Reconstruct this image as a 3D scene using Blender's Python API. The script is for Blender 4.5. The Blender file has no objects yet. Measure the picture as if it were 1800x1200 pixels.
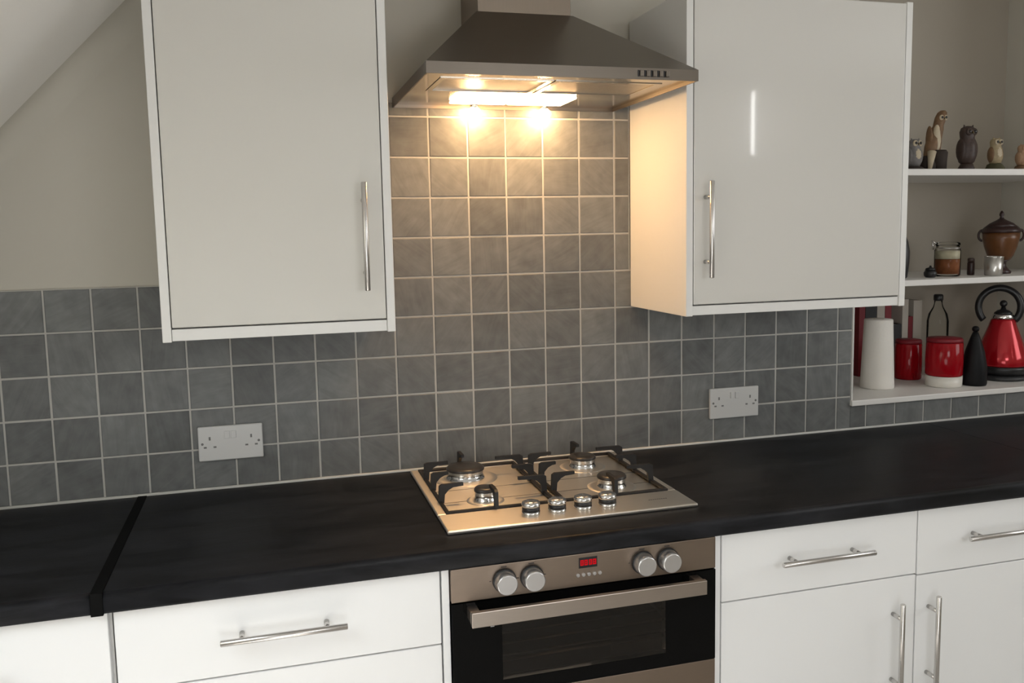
import bpy, bmesh, math, random
from mathutils import Matrix, Vector
random.seed(7)
PI = math.pi
sc = bpy.context.scene
C = sc.collection

# ------------------------------------------------------------------ camera
# units are metres; x runs along the kitchen wall, y into it (tile face y = 0), z = 0 is the worktop surface
cam_d = bpy.data.cameras.new('camera')
cam_d.sensor_width = 36.0
cam_d.lens = 36.0 * 1517.75 / 1800.0
cam_d.shift_y = -28.2 / 1800.0
cam_d.clip_start = 0.02
cam = bpy.data.objects.new('camera', cam_d)
C.objects.link(cam)
_r = Vector((0.96217121, -0.27172307, -0.01982751))
_u = Vector((0.04823994, 0.09828674, 0.99398824))
_f = Vector((0.26814075, 0.95734335, -0.10767658))
M = Matrix((_r, _u, -_f)).transposed().to_4x4()
M.translation = Vector((-0.61998, -2.24215, 0.62804))
cam.matrix_world = M
sc.camera = cam

# ------------------------------------------------------------------ world, daylight, exposure
sc.view_settings.view_transform = 'Standard'
sc.view_settings.look = 'None'
sc.view_settings.gamma = 1.0
sc.view_settings.use_curve_mapping = False
sc.view_settings.exposure = 0.0
sc.cycles.use_denoising = True
sc.cycles.max_bounces = 8
sc.cycles.diffuse_bounces = 5
sc.cycles.glossy_bounces = 4
sc.cycles.transmission_bounces = 6
sc.cycles.sample_clamp_indirect = 4.0

w = bpy.data.worlds.new('overcast_sky')
sc.world = w
w.use_nodes = True
w.node_tree.nodes['Background'].inputs[0].default_value = (0.90, 0.96, 1.0, 1)
w.node_tree.nodes['Background'].inputs[1].default_value = 7.2

ROOM_L, ROOM_R, ROOM_B = -2.35, 3.05, -3.05      # left, right, rear limits of the room
FLOOR, CEIL = -0.91, 1.52
FILL_X0, FILL_X1, FILL_Z0, FILL_Z1 = 0.15, 0.95, 0.45, 1.15    # light panel added behind the camera
LOW_FILL = (-1.15, 0.15, -0.90, 0.20)                  # low light panel added on the rear wall: x0, x1, z0, z1
SLIT = (2.150, 2.176, 1.05, 1.42)                   # narrow side light in the rear wall

def area_light(name, loc, sx, sy, power, col, rot):
    d = bpy.data.lights.new(name, 'AREA')
    d.shape = 'RECTANGLE'; d.size = sx; d.size_y = sy
    d.energy = power; d.color = col
    o = bpy.data.objects.new(name, d); C.objects.link(o)
    o.location = loc; o.rotation_euler = rot
    return o
# added light panels on the solid rear wall, and the side light (the lamp faces +y, into the room)
area_light('window_daylight', ((FILL_X0 + FILL_X1) / 2, ROOM_B + 0.02, (FILL_Z0 + FILL_Z1) / 2),
           FILL_X1 - FILL_X0 - 0.06, FILL_Z1 - FILL_Z0 - 0.06, 9.0, (0.97, 0.985, 1.0), (PI / 2, 0, 0))
area_light('garden_door_daylight', ((LOW_FILL[0] + LOW_FILL[1]) / 2, ROOM_B + 0.02, (LOW_FILL[2] + LOW_FILL[3]) / 2),
           LOW_FILL[1] - LOW_FILL[0] - 0.06, LOW_FILL[3] - LOW_FILL[2] - 0.06, 11.0, (0.97, 0.985, 1.0), (PI / 2, 0, 0))
SIDE = (-2.40, -0.90, 0.40, 1.42)                # light panel added on the right-hand wall: y0, y1, z0, z1
area_light('side_window_daylight', (ROOM_R - 0.02, (SIDE[0] + SIDE[1]) / 2, (SIDE[2] + SIDE[3]) / 2),
           SIDE[3] - SIDE[2], SIDE[1] - SIDE[0], 16.0, (0.97, 0.985, 1.0), (0, PI / 2, 0))
area_light('side_light_daylight', ((SLIT[0] + SLIT[1]) / 2, ROOM_B + 0.02, (SLIT[2] + SLIT[3]) / 2),
           SLIT[1] - SLIT[0] - 0.01, SLIT[3] - SLIT[2] - 0.01, 0.5, (1.0, 0.99, 0.97), (PI / 2, 0, 0))

# sunshine that falls through the roof window on to the floor in front of the left base units
ROOF = (-1.80, -1.08, -1.95, -1.05)               # roof window in the slope: x0, x1, y0, y1
sun_d = bpy.data.lights.new('sun', 'SUN'); sun_d.energy = 19.0; sun_d.angle = 0.01; sun_d.color = (1.0, 0.97, 0.93)
sun = bpy.data.objects.new('sun', sun_d); C.objects.link(sun)
sun.rotation_euler = Vector((0.65, 0.10, -1.5)).to_track_quat('-Z', 'Y').to_euler()
sun.location = (-2.5, -2.0, 3.0)
# portal over the roof window: guides the sky light in, gives off none itself
_xm, _k = (ROOF[0] + ROOF[1]) / 2, math.hypot(1, 1.05)
po = area_light('roof_window_portal', (_xm, (ROOF[2] + ROOF[3]) / 2, 0.867 + 1.05 * (_xm + 1.194)), (ROOF[1] - ROOF[0]) * _k, ROOF[3] - ROOF[2], 1.0, (1, 1, 1), (0, 0, 0))
po.rotation_euler = Matrix(((1 / _k, 0, -1.05 / _k), (0, 1, 0), (1.05 / _k, 0, 1 / _k))).to_euler()
po.data.cycles.is_portal = True
# ------------------------------------------------------------------ materials
MATS = {}
def srgb(r, g, b):
    def f(c):
        c /= 255.0
        return c / 12.92 if c <= 0.04045 else ((c + 0.055) / 1.055) ** 2.4
    return (f(r), f(g), f(b))
def mat(name, col, rough=0.5, metal=0.0, noise=0.0, nscale=8.0, bump=0.0, bscale=40.0, coat=0.0,
        stretch=(1, 1, 1), spec=0.5, transmission=0.0, aniso=0.0, rvar=0.0):
    m = bpy.data.materials.new(name); m.use_nodes = True
    nt = m.node_tree; b = nt.nodes['Principled BSDF']
    b.inputs['Base Color'].default_value = (*col, 1)
    b.inputs['Roughness'].default_value = rough
    b.inputs['Metallic'].default_value = metal
    b.inputs['Coat Weight'].default_value = coat
    b.inputs['Coat Roughness'].default_value = 0.04
    b.inputs['Specular IOR Level'].default_value = spec
    b.inputs['Transmission Weight'].default_value = transmission
    b.inputs['Anisotropic'].default_value = aniso
    tc = nt.nodes.new('ShaderNodeTexCoord'); mp = nt.nodes.new('ShaderNodeMapping')
    nt.links.new(tc.outputs['Object'], mp.inputs[0]); mp.inputs['Scale'].default_value = stretch
    n = nt.nodes.new('ShaderNodeTexNoise'); n.inputs['Scale'].default_value = nscale; n.inputs['Detail'].default_value = 5
    nt.links.new(mp.outputs[0], n.inputs['Vector'])
    mx = nt.nodes.new('ShaderNodeMix'); mx.data_type = 'RGBA'
    mx.inputs['A'].default_value = (*[c * (1 - noise) for c in col], 1)
    mx.inputs['B'].default_value = (*[min(1, c * (1 + noise)) for c in col], 1)
    nt.links.new(n.outputs['Fac'], mx.inputs['Factor']); nt.links.new(mx.outputs['Result'], b.inputs['Base Color'])
    if aniso:
        tg = nt.nodes.new('ShaderNodeTangent'); tg.direction_type = 'UV_MAP'; nt.links.new(tg.outputs[0], b.inputs['Tangent'])
    if rvar:
        mr = nt.nodes.new('ShaderNodeMapRange')
        mr.inputs['To Min'].default_value = max(0.0, rough - rvar); mr.inputs['To Max'].default_value = rough + rvar
        nt.links.new(n.outputs['Fac'], mr.inputs['Value']); nt.links.new(mr.outputs[0], b.inputs['Roughness'])
    if bump:
        n2 = nt.nodes.new('ShaderNodeTexNoise'); n2.inputs['Scale'].default_value = bscale; n2.inputs['Detail'].default_value = 4
        nt.links.new(mp.outputs[0], n2.inputs['Vector'])
        bp = nt.nodes.new('ShaderNodeBump'); bp.inputs['Strength'].default_value = bump; bp.inputs['Distance'].default_value = 0.002
        nt.links.new(n2.outputs['Fac'], bp.inputs['Height']); nt.links.new(bp.outputs[0], b.inputs['Normal'])
    MATS[name] = m
    return m
def emit(name, col, strength):
    m = bpy.data.materials.new(name); m.use_nodes = True
    nt = m.node_tree; nt.nodes.remove(nt.nodes['Principled BSDF'])
    e = nt.nodes.new('ShaderNodeEmission'); e.inputs[0].default_value = (*col, 1); e.inputs[1].default_value = strength
    nt.links.new(e.outputs[0], nt.nodes['Material Output'].inputs[0])
    MATS[name] = m
    return m

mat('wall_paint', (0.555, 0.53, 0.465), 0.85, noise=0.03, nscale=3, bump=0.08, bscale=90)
mat('recess_paint', (0.41, 0.37, 0.31), 0.85, noise=0.03, nscale=3, bump=0.08, bscale=90)  # wall colour darkened to hold the shade between the shelves
mat('ceiling_paint', (0.82, 0.80, 0.76), 0.9, noise=0.02, nscale=3, bump=0.06, bscale=90)
mat('floor_boards', (0.46, 0.44, 0.41), 0.45, noise=0.25, nscale=5, stretch=(1, 8, 1))
mat('grout', (0.46, 0.45, 0.42), 0.85, noise=0.08, nscale=30, bump=0.1, bscale=200)
mat('sealant', (0.62, 0.61, 0.58), 0.4, noise=0.04)
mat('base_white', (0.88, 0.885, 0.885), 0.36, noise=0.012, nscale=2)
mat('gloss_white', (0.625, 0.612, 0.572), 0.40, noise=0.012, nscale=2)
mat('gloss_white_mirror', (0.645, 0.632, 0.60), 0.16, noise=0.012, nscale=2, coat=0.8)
mat('carcass_white', (0.75, 0.745, 0.725), 0.42, noise=0.015, nscale=4)
mat('joint_black', (0.003, 0.003, 0.003), 0.75, noise=0.1, spec=0.1)
mat('brushed_steel', (0.60, 0.585, 0.56), 0.30, 1.0, noise=0.06, nscale=30, stretch=(1, 1, 25), rvar=0.05)
mat('handle_steel', (0.62, 0.60, 0.58), 0.27, 1.0, noise=0.05, nscale=40)
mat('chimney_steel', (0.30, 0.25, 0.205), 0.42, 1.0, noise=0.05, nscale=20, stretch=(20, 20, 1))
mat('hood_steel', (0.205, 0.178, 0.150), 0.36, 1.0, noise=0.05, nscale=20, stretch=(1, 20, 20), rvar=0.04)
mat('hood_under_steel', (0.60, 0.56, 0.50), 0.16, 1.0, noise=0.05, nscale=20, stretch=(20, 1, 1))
mat('filter_mesh', (0.50, 0.47, 0.43), 0.38, 1.0, noise=0.15, nscale=160, bump=0.5, bscale=400)
mat('hob_steel', (0.80, 0.74, 0.66), 0.36, 1.0, aniso=0.75, noise=0.06, nscale=25, stretch=(1, 18, 1), rvar=0.05)
mat('oven_steel', (0.28, 0.222, 0.176), 0.42, 1.0, noise=0.05, nscale=20, stretch=(1, 1, 20), rvar=0.04)
mat('oven_handle_steel', (0.46, 0.40, 0.35), 0.34, 1.0, noise=0.05, nscale=20, stretch=(1, 1, 20))
mat('knob_steel', (0.68, 0.67, 0.67), 0.3, 0.9, noise=0.03)
mat('black_iron', (0.014, 0.013, 0.013), 0.5, noise=0.2, nscale=60, bump=0.1, bscale=200)
mat('burner_cap', (0.035, 0.032, 0.030), 0.3, noise=0.15, nscale=40)
mat('black_plastic', (0.012, 0.012, 0.013), 0.35, noise=0.1)
mat('pot_black', (0.006, 0.006, 0.007), 0.5, noise=0.1, spec=0.2)
mat('oven_glass', (0.003, 0.003, 0.003), 0.06, noise=0.1, spec=0.12)
mat('oven_enamel', (0.13, 0.12, 0.105), 0.5, noise=0.12, nscale=12)
mat('socket_plastic', (0.60, 0.60, 0.59), 0.35, noise=0.015)
mat('socket_slot', (0.16, 0.16, 0.155), 0.6, noise=0.05)
mat('print_dark', (0.05, 0.04, 0.035), 0.6, noise=0.05)
mat('print_light', (0.5, 0.5, 0.5), 0.5, noise=0.05)
emit('display_red', (1.0, 0.015, 0.025), 0.5)
emit('lamp_lens', (1.0, 0.58, 0.26), 31.0)
emit('bulb_glow', (1.0, 0.62, 0.29), 200.0)  # glow of the added bulbs that make the hot spots on the tiles
mat('shelf_white', (0.78, 0.76, 0.73), 0.5, noise=0.02)
mat('red_glaze', (0.30, 0.003, 0.008), 0.12, noise=0.08, spec=0.25)
mat('kettle_red', (0.45, 0.004, 0.012), 0.16, metal=0.35, noise=0.08, coat=0.3)
mat('cream_ceramic', (0.72, 0.69, 0.63), 0.3, noise=0.03)
mat('paper_white', (0.80, 0.77, 0.72), 0.9, noise=0.03, nscale=20, bump=0.3, bscale=120)
mat('card_core', (0.45, 0.36, 0.26), 0.9, noise=0.08)
mat('chrome', (0.75, 0.74, 0.73), 0.15, 1.0, noise=0.03)
mat('book_cream', (0.50, 0.46, 0.40), 0.7, noise=0.06)
mat('book_red', (0.20, 0.006, 0.014), 0.5, noise=0.08)
mat('book_black', (0.012, 0.012, 0.014), 0.5, noise=0.1)
mat('owl_brown', (0.17, 0.095, 0.045), 0.6, noise=0.5, nscale=60, bump=0.4, bscale=90)
mat('owl_pale', (0.50, 0.42, 0.30), 0.6, noise=0.2, nscale=70, bump=0.3, bscale=90)
mat('owl_dark', (0.045, 0.026, 0.02), 0.5, noise=0.4, nscale=70, bump=0.4, bscale=90)
mat('owl_beige', (0.33, 0.26, 0.15), 0.6, noise=0.35, nscale=80, bump=0.4, bscale=90)
mat('owl_tan', (0.36, 0.22, 0.13), 0.6, noise=0.3, nscale=80, bump=0.4, bscale=90)
mat('owl_grey', (0.16, 0.15, 0.145), 0.6, noise=0.3, nscale=80, bump=0.4, bscale=90)
mat('owl_eye', (0.012, 0.009, 0.007), 0.15, noise=0.1)
mat('beak', (0.10, 0.07, 0.03), 0.4, noise=0.1)
mat('stump_bark', (0.030, 0.020, 0.015), 0.8, noise=0.5, nscale=50, bump=0.6, bscale=70)
mat('moss_base', (0.07, 0.065, 0.028), 0.8, noise=0.4, nscale=60, bump=0.4, bscale=90)
mat('urn_wood', (0.030, 0.011, 0.009), 0.35, noise=0.4, nscale=14)
mat('urn_amber', (0.12, 0.045, 0.012), 0.3, noise=0.5, nscale=18)
mat('vase_charcoal', (0.022, 0.022, 0.024), 0.4, noise=0.15)
mat('jar_brown', (0.23, 0.075, 0.022), 0.8, noise=0.3, nscale=90, bump=0.4, bscale=200)
mat('jar_cream', (0.50, 0.46, 0.34), 0.8, noise=0.1, nscale=90)
mat('frame_white', (0.75, 0.75, 0.74), 0.4, noise=0.02)

# thin clear glass (jar, bottle) and the smoked oven pane: glossy sheet over a tinted see-through body
def glass(name, tint, rough=0.03, ior=1.5):
    m = bpy.data.materials.new(name); m.use_nodes = True
    nt = m.node_tree; nt.nodes.remove(nt.nodes['Principled BSDF'])
    t = nt.nodes.new('ShaderNodeBsdfTransparent'); t.inputs[0].default_value = (*tint, 1)
    g = nt.nodes.new('ShaderNodeBsdfGlossy'); g.inputs['Roughness'].default_value = rough
    f = nt.nodes.new('ShaderNodeFresnel'); f.inputs['IOR'].default_value = ior
    mx = nt.nodes.new('ShaderNodeMixShader')
    nt.links.new(f.outputs[0], mx.inputs[0]); nt.links.new(t.outputs[0], mx.inputs[1]); nt.links.new(g.outputs[0], mx.inputs[2])
    nt.links.new(mx.outputs[0], nt.nodes['Material Output'].inputs[0])
    MATS[name] = m
glass('clear_glass', (0.95, 0.95, 0.93), ior=1.22)
glass('smoked_pane', (0.42, 0.37, 0.32))

# slate-look tile: colour and brush direction differ from tile to tile
def tile_material():
    m = bpy.data.materials.new('slate_tile'); m.use_nodes = True
    nt = m.node_tree; b = nt.nodes['Principled BSDF']; L = nt.links
    oi = nt.nodes.new('ShaderNodeObjectInfo'); tc = nt.nodes.new('ShaderNodeTexCoord')
    mul = nt.nodes.new('ShaderNodeMath'); mul.operation = 'MULTIPLY'; mul.inputs[1].default_value = 37.0
    L.new(oi.outputs['Random'], mul.inputs[0])
    ang = nt.nodes.new('ShaderNodeMath'); ang.operation = 'MULTIPLY'; ang.inputs[1].default_value = 2.6
    L.new(oi.outputs['Random'], ang.inputs[0])
    vr = nt.nodes.new('ShaderNodeVectorRotate'); vr.rotation_type = 'AXIS_ANGLE'; vr.inputs['Axis'].default_value = (0, 1, 0)
    L.new(tc.outputs['Object'], vr.inputs['Vector']); L.new(ang.outputs[0], vr.inputs['Angle'])
    cmb = nt.nodes.new('ShaderNodeCombineXYZ')
    for i in range(3): L.new(mul.outputs[0], cmb.inputs[i])
    sc_ = nt.nodes.new('ShaderNodeVectorMath'); sc_.operation = 'MULTIPLY'; sc_.inputs[1].default_value = (7, 7, 55)
    L.new(vr.outputs[0], sc_.inputs[0])
    add = nt.nodes.new('ShaderNodeVectorMath'); add.operation = 'ADD'
    L.new(sc_.outputs[0], add.inputs[0]); L.new(cmb.outputs[0], add.inputs[1])
    n = nt.nodes.new('ShaderNodeTexNoise'); n.inputs['Scale'].default_value = 1.6; n.inputs['Detail'].default_value = 6
    n.inputs['Distortion'].default_value = 0.8
    L.new(add.outputs[0], n.inputs['Vector'])
    cl = nt.nodes.new('ShaderNodeVectorMath'); cl.operation = 'MULTIPLY'; cl.inputs[1].default_value = (18, 18, 18)
    L.new(tc.outputs['Object'], cl.inputs[0])
    add2 = nt.nodes.new('ShaderNodeVectorMath'); add2.operation = 'ADD'
    L.new(cl.outputs[0], add2.inputs[0]); L.new(cmb.outputs[0], add2.inputs[1])
    n2 = nt.nodes.new('ShaderNodeTexNoise'); n2.inputs['Scale'].default_value = 1.5; n2.inputs['Detail'].default_value = 3
    L.new(add2.outputs[0], n2.inputs['Vector'])
    mix = nt.nodes.new('ShaderNodeMix'); mix.data_type = 'FLOAT'; mix.inputs['Factor'].default_value = 0.62
    L.new(n.outputs['Fac'], mix.inputs['A']); L.new(n2.outputs['Fac'], mix.inputs['B'])
    ramp = nt.nodes.new('ShaderNodeValToRGB')
    ramp.color_ramp.elements[0].position = 0.30; ramp.color_ramp.elements[0].color = (0.122, 0.126, 0.125, 1)
    ramp.color_ramp.elements[1].position = 0.72; ramp.color_ramp.elements[1].color = (0.198, 0.205, 0.202, 1)
    L.new(mix.outputs['Result'], ramp.inputs[0])
    hs = nt.nodes.new('ShaderNodeHueSaturation')
    mr = nt.nodes.new('ShaderNodeMapRange'); mr.inputs['To Min'].default_value = 0.80; mr.inputs['To Max'].default_value = 1.16
    fr = nt.nodes.new('ShaderNodeMath'); fr.operation = 'FRACT'
    L.new(mul.outputs[0], fr.inputs[0]); L.new(fr.outputs[0], mr.inputs['Value']); L.new(mr.outputs[0], hs.inputs['Value'])
    L.new(ramp.outputs[0], hs.inputs['Color']); L.new(hs.outputs[0], b.inputs['Base Color'])
    b.inputs['Roughness'].default_value = 0.46; b.inputs['Specular IOR Level'].default_value = 0.28
    bp = nt.nodes.new('ShaderNodeBump'); bp.inputs['Strength'].default_value = 0.14; bp.inputs['Distance'].default_value = 0.0015
    L.new(mix.outputs['Result'], bp.inputs['Height']); L.new(bp.outputs[0], b.inputs['Normal'])
    MATS['slate_tile'] = m
tile_material()

def worktop_material():
    m = bpy.data.materials.new('slate_worktop'); m.use_nodes = True
    nt = m.node_tree; b = nt.nodes['Principled BSDF']; L = nt.links
    tc = nt.nodes.new('ShaderNodeTexCoord'); mp = nt.nodes.new('ShaderNodeMapping')
    mp.inputs['Scale'].default_value = (2.2, 9, 9); mp.inputs['Rotation'].default_value = (0, 0, 0.12)
    L.new(tc.outputs['Object'], mp.inputs[0])
    n = nt.nodes.new('ShaderNodeTexNoise'); n.inputs['Scale'].default_value = 2.0; n.inputs['Detail'].default_value = 8
    n.inputs['Roughness'].default_value = 0.62; n.inputs['Distortion'].default_value = 0.6
    L.new(mp.outputs[0], n.inputs['Vector'])
    ramp = nt.nodes.new('ShaderNodeValToRGB')
    ramp.color_ramp.elements[0].position = 0.38; ramp.color_ramp.elements[0].color = (0.0060, 0.0059, 0.0064, 1)
    ramp.color_ramp.elements[1].position = 0.80; ramp.color_ramp.elements[1].color = (0.030, 0.031, 0.036, 1)
    L.new(n.outputs['Fac'], ramp.inputs[0]); L.new(ramp.outputs[0], b.inputs['Base Color'])
    mr = nt.nodes.new('ShaderNodeMapRange'); mr.inputs['To Min'].default_value = 0.34; mr.inputs['To Max'].default_value = 0.52
    L.new(n.outputs['Fac'], mr.inputs['Value']); L.new(mr.outputs[0], b.inputs['Roughness'])
    b.inputs['Specular IOR Level'].default_value = 0.13
    bp = nt.nodes.new('ShaderNodeBump'); bp.inputs['Strength'].default_value = 0.25; bp.inputs['Distance'].default_value = 0.002
    L.new(n.outputs['Fac'], bp.inputs['Height']); L.new(bp.outputs[0], b.inputs['Normal'])
    MATS['slate_worktop'] = m
worktop_material()

# ------------------------------------------------------------------ mesh helpers
def bx(bm, x0, x1, y0, y1, z0, z1, bev=0.0, seg=2):
    v = [bm.verts.new((x, y, z)) for z in (z0, z1) for y in (y0, y1) for x in (x0, x1)]
    fs = [(0, 2, 3, 1), (4, 5, 7, 6), (0, 1, 5, 4), (2, 6, 7, 3), (0, 4, 6, 2), (1, 3, 7, 5)]
    faces = [bm.faces.new([v[i] for i in f]) for f in fs]
    if bev > 0:
        edges = list({e for f in faces for e in f.edges})
        bmesh.ops.bevel(bm, geom=edges, offset=bev, segments=seg, profile=0.5, affect='EDGES', clamp_overlap=True)
    return bm
def nb(): return bmesh.new()
def box(*a, **k): return bx(nb(), *a, **k)
def tube(bm, p0, p1, r0, r1=None, seg=20, bev=0.0):
    r1 = r0 if r1 is None else r1
    p0, p1 = Vector(p0), Vector(p1); d = (p1 - p0).normalized()
    a = Vector((0, 0, 1)) if abs(d.z) < 0.9 else Vector((1, 0, 0))
    u = d.cross(a).normalized(); v = d.cross(u)
    prof = [(p0, r0), (p1, r1)]
    if bev > 0:
        prof = [(p0, r0 - bev), (p0 + d * bev, r0), (p1 - d * bev, r1), (p1, r1 - bev)]
    rings = [[bm.verts.new(p + (u * math.cos(t) + v * math.sin(t)) * r) for t in [2 * PI * i / seg for i in range(seg)]] for p, r in prof]
    for q in range(len(rings) - 1):
        for i in range(seg):
            j = (i + 1) % seg
            f = bm.faces.new((rings[q][i], rings[q][j], rings[q + 1][j], rings[q + 1][i])); f.smooth = True
    bm.faces.new(rings[0][::-1]); bm.faces.new(rings[-1])
    return bm
def lathe(bm, cx, cy, prof, seg=32, sx=1.0, sy=1.0, lean=0.0):
    """prof: (r, z) from bottom to top; lean shifts x with height"""
    z0 = prof[0][1]; rings = []
    for r, z in prof:
        if r < 1e-5:
            rings.append([bm.verts.new((cx + lean * (z - z0), cy, z))])
        else:
            rings.append([bm.verts.new((cx + lean * (z - z0) + sx * r * math.cos(2 * PI * i / seg), cy + sy * r * math.sin(2 * PI * i / seg), z)) for i in range(seg)])
    for a, b in zip(rings, rings[1:]):
        for i in range(seg):
            j = (i + 1) % seg
            if len(a) == 1 and len(b) == 1: continue
            if len(a) == 1: f = bm.faces.new((a[0], b[j], b[i]))
            elif len(b) == 1: f = bm.faces.new((a[i], a[j], b[0]))
            else: f = bm.faces.new((a[i], a[j], b[j], b[i]))
            f.smooth = True
    if len(rings[0]) > 1: bm.faces.new(rings[0][::-1])
    if len(rings[-1]) > 1: bm.faces.new(rings[-1])
    return bm
def ball(bm, c, rx, ry=None, rz=None, seg=14, rings=9):
    ry = rx if ry is None else ry; rz = rx if rz is None else rz
    pr = [(math.sin(PI * i / rings), -math.cos(PI * i / rings)) for i in range(rings + 1)]
    pr[0] = (0, -1); pr[-1] = (0, 1)
    vs = len(bm.verts)
    tmp = lathe(nb(), 0, 0, pr, seg)
    me = bpy.data.meshes.new('t'); tmp.to_mesh(me); tmp.free()
    for v in me.vertices: v.co = (c[0] + v.co.x * rx, c[1] + v.co.y * ry, c[2] + v.co.z * rz)
    bm.from_mesh(me); bpy.data.meshes.remove(me)
    return bm
def torus(bm, c, R1, R2, r, axis_u, axis_v, seg=40, rs=12, a0=0.0, a1=2 * PI):
    u = Vector(axis_u).normalized(); v = Vector(axis_v).normalized(); n = u.cross(v)
    closed = abs(a1 - a0 - 2 * PI) < 1e-6
    N = seg if closed else seg + 1
    rings = []
    for i in range(N):
        t = a0 + (a1 - a0) * i / seg
        p = Vector(c) + u * R1 * math.cos(t) + v * R2 * math.sin(t)
        d = (u * math.cos(t) + v * math.sin(t)).normalized()
        rings.append([bm.verts.new(p + (d * math.cos(s) + n * math.sin(s)) * r) for s in [2 * PI * k / rs for k in range(rs)]])
    for i in range(N if closed else N - 1):
        A, B = rings[i], rings[(i + 1) % N]
        for k in range(rs):
            f = bm.faces.new((A[k], A[(k + 1) % rs], B[(k + 1) % rs], B[k])); f.smooth = True
    if not closed:
        bm.faces.new(rings[0]); bm.faces.new(rings[-1][::-1])
    return bm

ROOT = {}
def obj(name, bm, m, parent=None, smooth=False):
    bmesh.ops.recalc_face_normals(bm, faces=bm.faces[:])
    off = ROOT.get(parent.name, Vector((0, 0, 0))) if parent else Vector((0, 0, 0))
    if off.length > 0: bmesh.ops.translate(bm, verts=bm.verts[:], vec=-off)
    me = bpy.data.meshes.new(name); bm.to_mesh(me); bm.free()
    me.materials.append(MATS[m])
    if m == 'hob_steel':                    # brushed along x
        uv = me.uv_layers.new(name='UVMap')
        for lp in me.loops: uv.data[lp.index].uv = (me.vertices[lp.vertex_index].co.y, me.vertices[lp.vertex_index].co.x)
    o = bpy.data.objects.new(name, me); C.objects.link(o)
    if parent:
        o.parent = parent; ROOT[o.name] = off
    return o
def tag(o, label, cat, group=None):
    o['label'] = label; o['category'] = cat
    if group: o['group'] = group
    return o
def thing(name, label, cat, loc, group=None):
    o = bpy.data.objects.new(name, None); C.objects.link(o); o.location = loc
    o.empty_display_size = 0.05
    ROOT[o.name] = Vector(loc)
    return tag(o, label, cat, group)
def struct(name, bm, m, label=None):
    o = obj(name, bm, m); o['kind'] = 'structure'
    if label: o['label'] = label
    return o

# ------------------------------------------------------------------ the room
WY = 0.008                                 # plaster face; tile faces stand at y = 0
NX0, NX1, NZ0, NY1 = 1.092, 2.07, 0.074, 0.44   # shelf recess in the back wall
b = nb()
bx(b, ROOM_L, NX0, WY, 0.52, FLOOR, CEIL + 0.1)
bx(b, NX0, NX1, WY, 0.52, FLOOR, NZ0)
bx(b, NX1, ROOM_R, WY, 0.52, FLOOR, CEIL + 0.1)
wall_back = struct('wall_back', b, 'wall_paint', 'pale cream painted kitchen wall with grey square tiles')

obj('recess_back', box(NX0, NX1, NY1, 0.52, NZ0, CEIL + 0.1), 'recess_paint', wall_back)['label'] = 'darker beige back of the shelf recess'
struct('floor', box(ROOM_L, ROOM_R, ROOM_B, 0.3, FLOOR - 0.06, FLOOR), 'floor_boards')
# sloping attic ceiling on the left, coved into the back wall, then a flat ceiling
SX, SZ, SK = -1.194, 0.867, 1.05           # point on the slope line and its rise
def slope_z(x): return SZ + SK * (x - SX)
ln = math.hypot(1, SK); nx_, nz_ = SK / ln, -1 / ln         # normal into the room
R_ = 0.055
prof = [(ROOM_B, 0.0)] + [(WY - R_ + R_ * math.sin(a), R_ - R_ * math.cos(a)) for a in [PI / 2 * i / 10 for i in range(11)]]
b = nb(); cv = nb(); xa, xb = ROOM_L - 0.1, SX + (CEIL - SZ) / SK
rows = []
for y, n in prof:
    rows.append([cv.verts.new((x + nx_ * n, y, slope_z(x) + nz_ * n)) for x in (xa, xb)])
for p, q in zip(rows[1:], rows[2:]):
    f = cv.faces.new((p[0], p[1], q[1], q[0])); f.smooth = True
def slope_box(bm, x0, x1, y0, y1, n0=0.0, n1=0.0):
    vs = [bm.verts.new((x + nx_ * n, y, slope_z(x) + nz_ * n)) for n in (n0, n1) for y in (y0, y1) for x in (x0, x1)]
    for f in ((0, 2, 3, 1), (4, 5, 7, 6), (0, 1, 5, 4), (2, 6, 7, 3), (0, 4, 6, 2), (1, 3, 7, 5)):
        bm.faces.new([vs[i] for i in f])
yc = WY - R_
slope_box(b, xa, xb, ROOM_B, ROOF[2], 0, -0.08); slope_box(b, xa, xb, ROOF[3], yc, 0, -0.08)
slope_box(b, xa, ROOF[0], ROOF[2], ROOF[3], 0, -0.08); slope_box(b, ROOF[1], xb, ROOF[2], ROOF[3], 0, -0.08)
# thickness of the roof board behind the plaster
bx(b, xb - 0.02, ROOM_R, ROOM_B, 0.52, CEIL, CEIL + 0.08)
ceil_o = struct('ceiling', b, 'ceiling_paint', 'white sloping attic ceiling running into a flat ceiling')
obj('coving', cv, 'wall_paint', ceil_o)
fb = nb(); q = 0.05; dx_ = 0.04
slope_box(fb, ROOF[0], ROOF[1], ROOF[2], ROOF[2] + q, -0.03, -0.07); slope_box(fb, ROOF[0], ROOF[1], ROOF[3] - q, ROOF[3], -0.03, -0.07)
slope_box(fb, ROOF[0], ROOF[0] + dx_, ROOF[2] + q, ROOF[3] - q, -0.03, -0.07); slope_box(fb, ROOF[1] - dx_, ROOF[1], ROOF[2] + q, ROOF[3] - q, -0.03, -0.07)
struct('window_1', fb, 'frame_white', 'white roof window frame in the sloping ceiling')
struct('wall_left', box(ROOM_L - 0.08, ROOM_L, ROOM_B, 0.3, FLOOR, CEIL), 'wall_paint')
struct('wall_right', box(ROOM_R, ROOM_R + 0.08, ROOM_B, 0.3, FLOOR, CEIL), 'wall_paint')
b = nb()
y0, y1 = ROOM_B - 0.08, ROOM_B
bx(b, ROOM_L, ROOM_R, y0, y1, FLOOR, CEIL)
struct('wall_rear', b, 'wall_paint')
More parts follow.
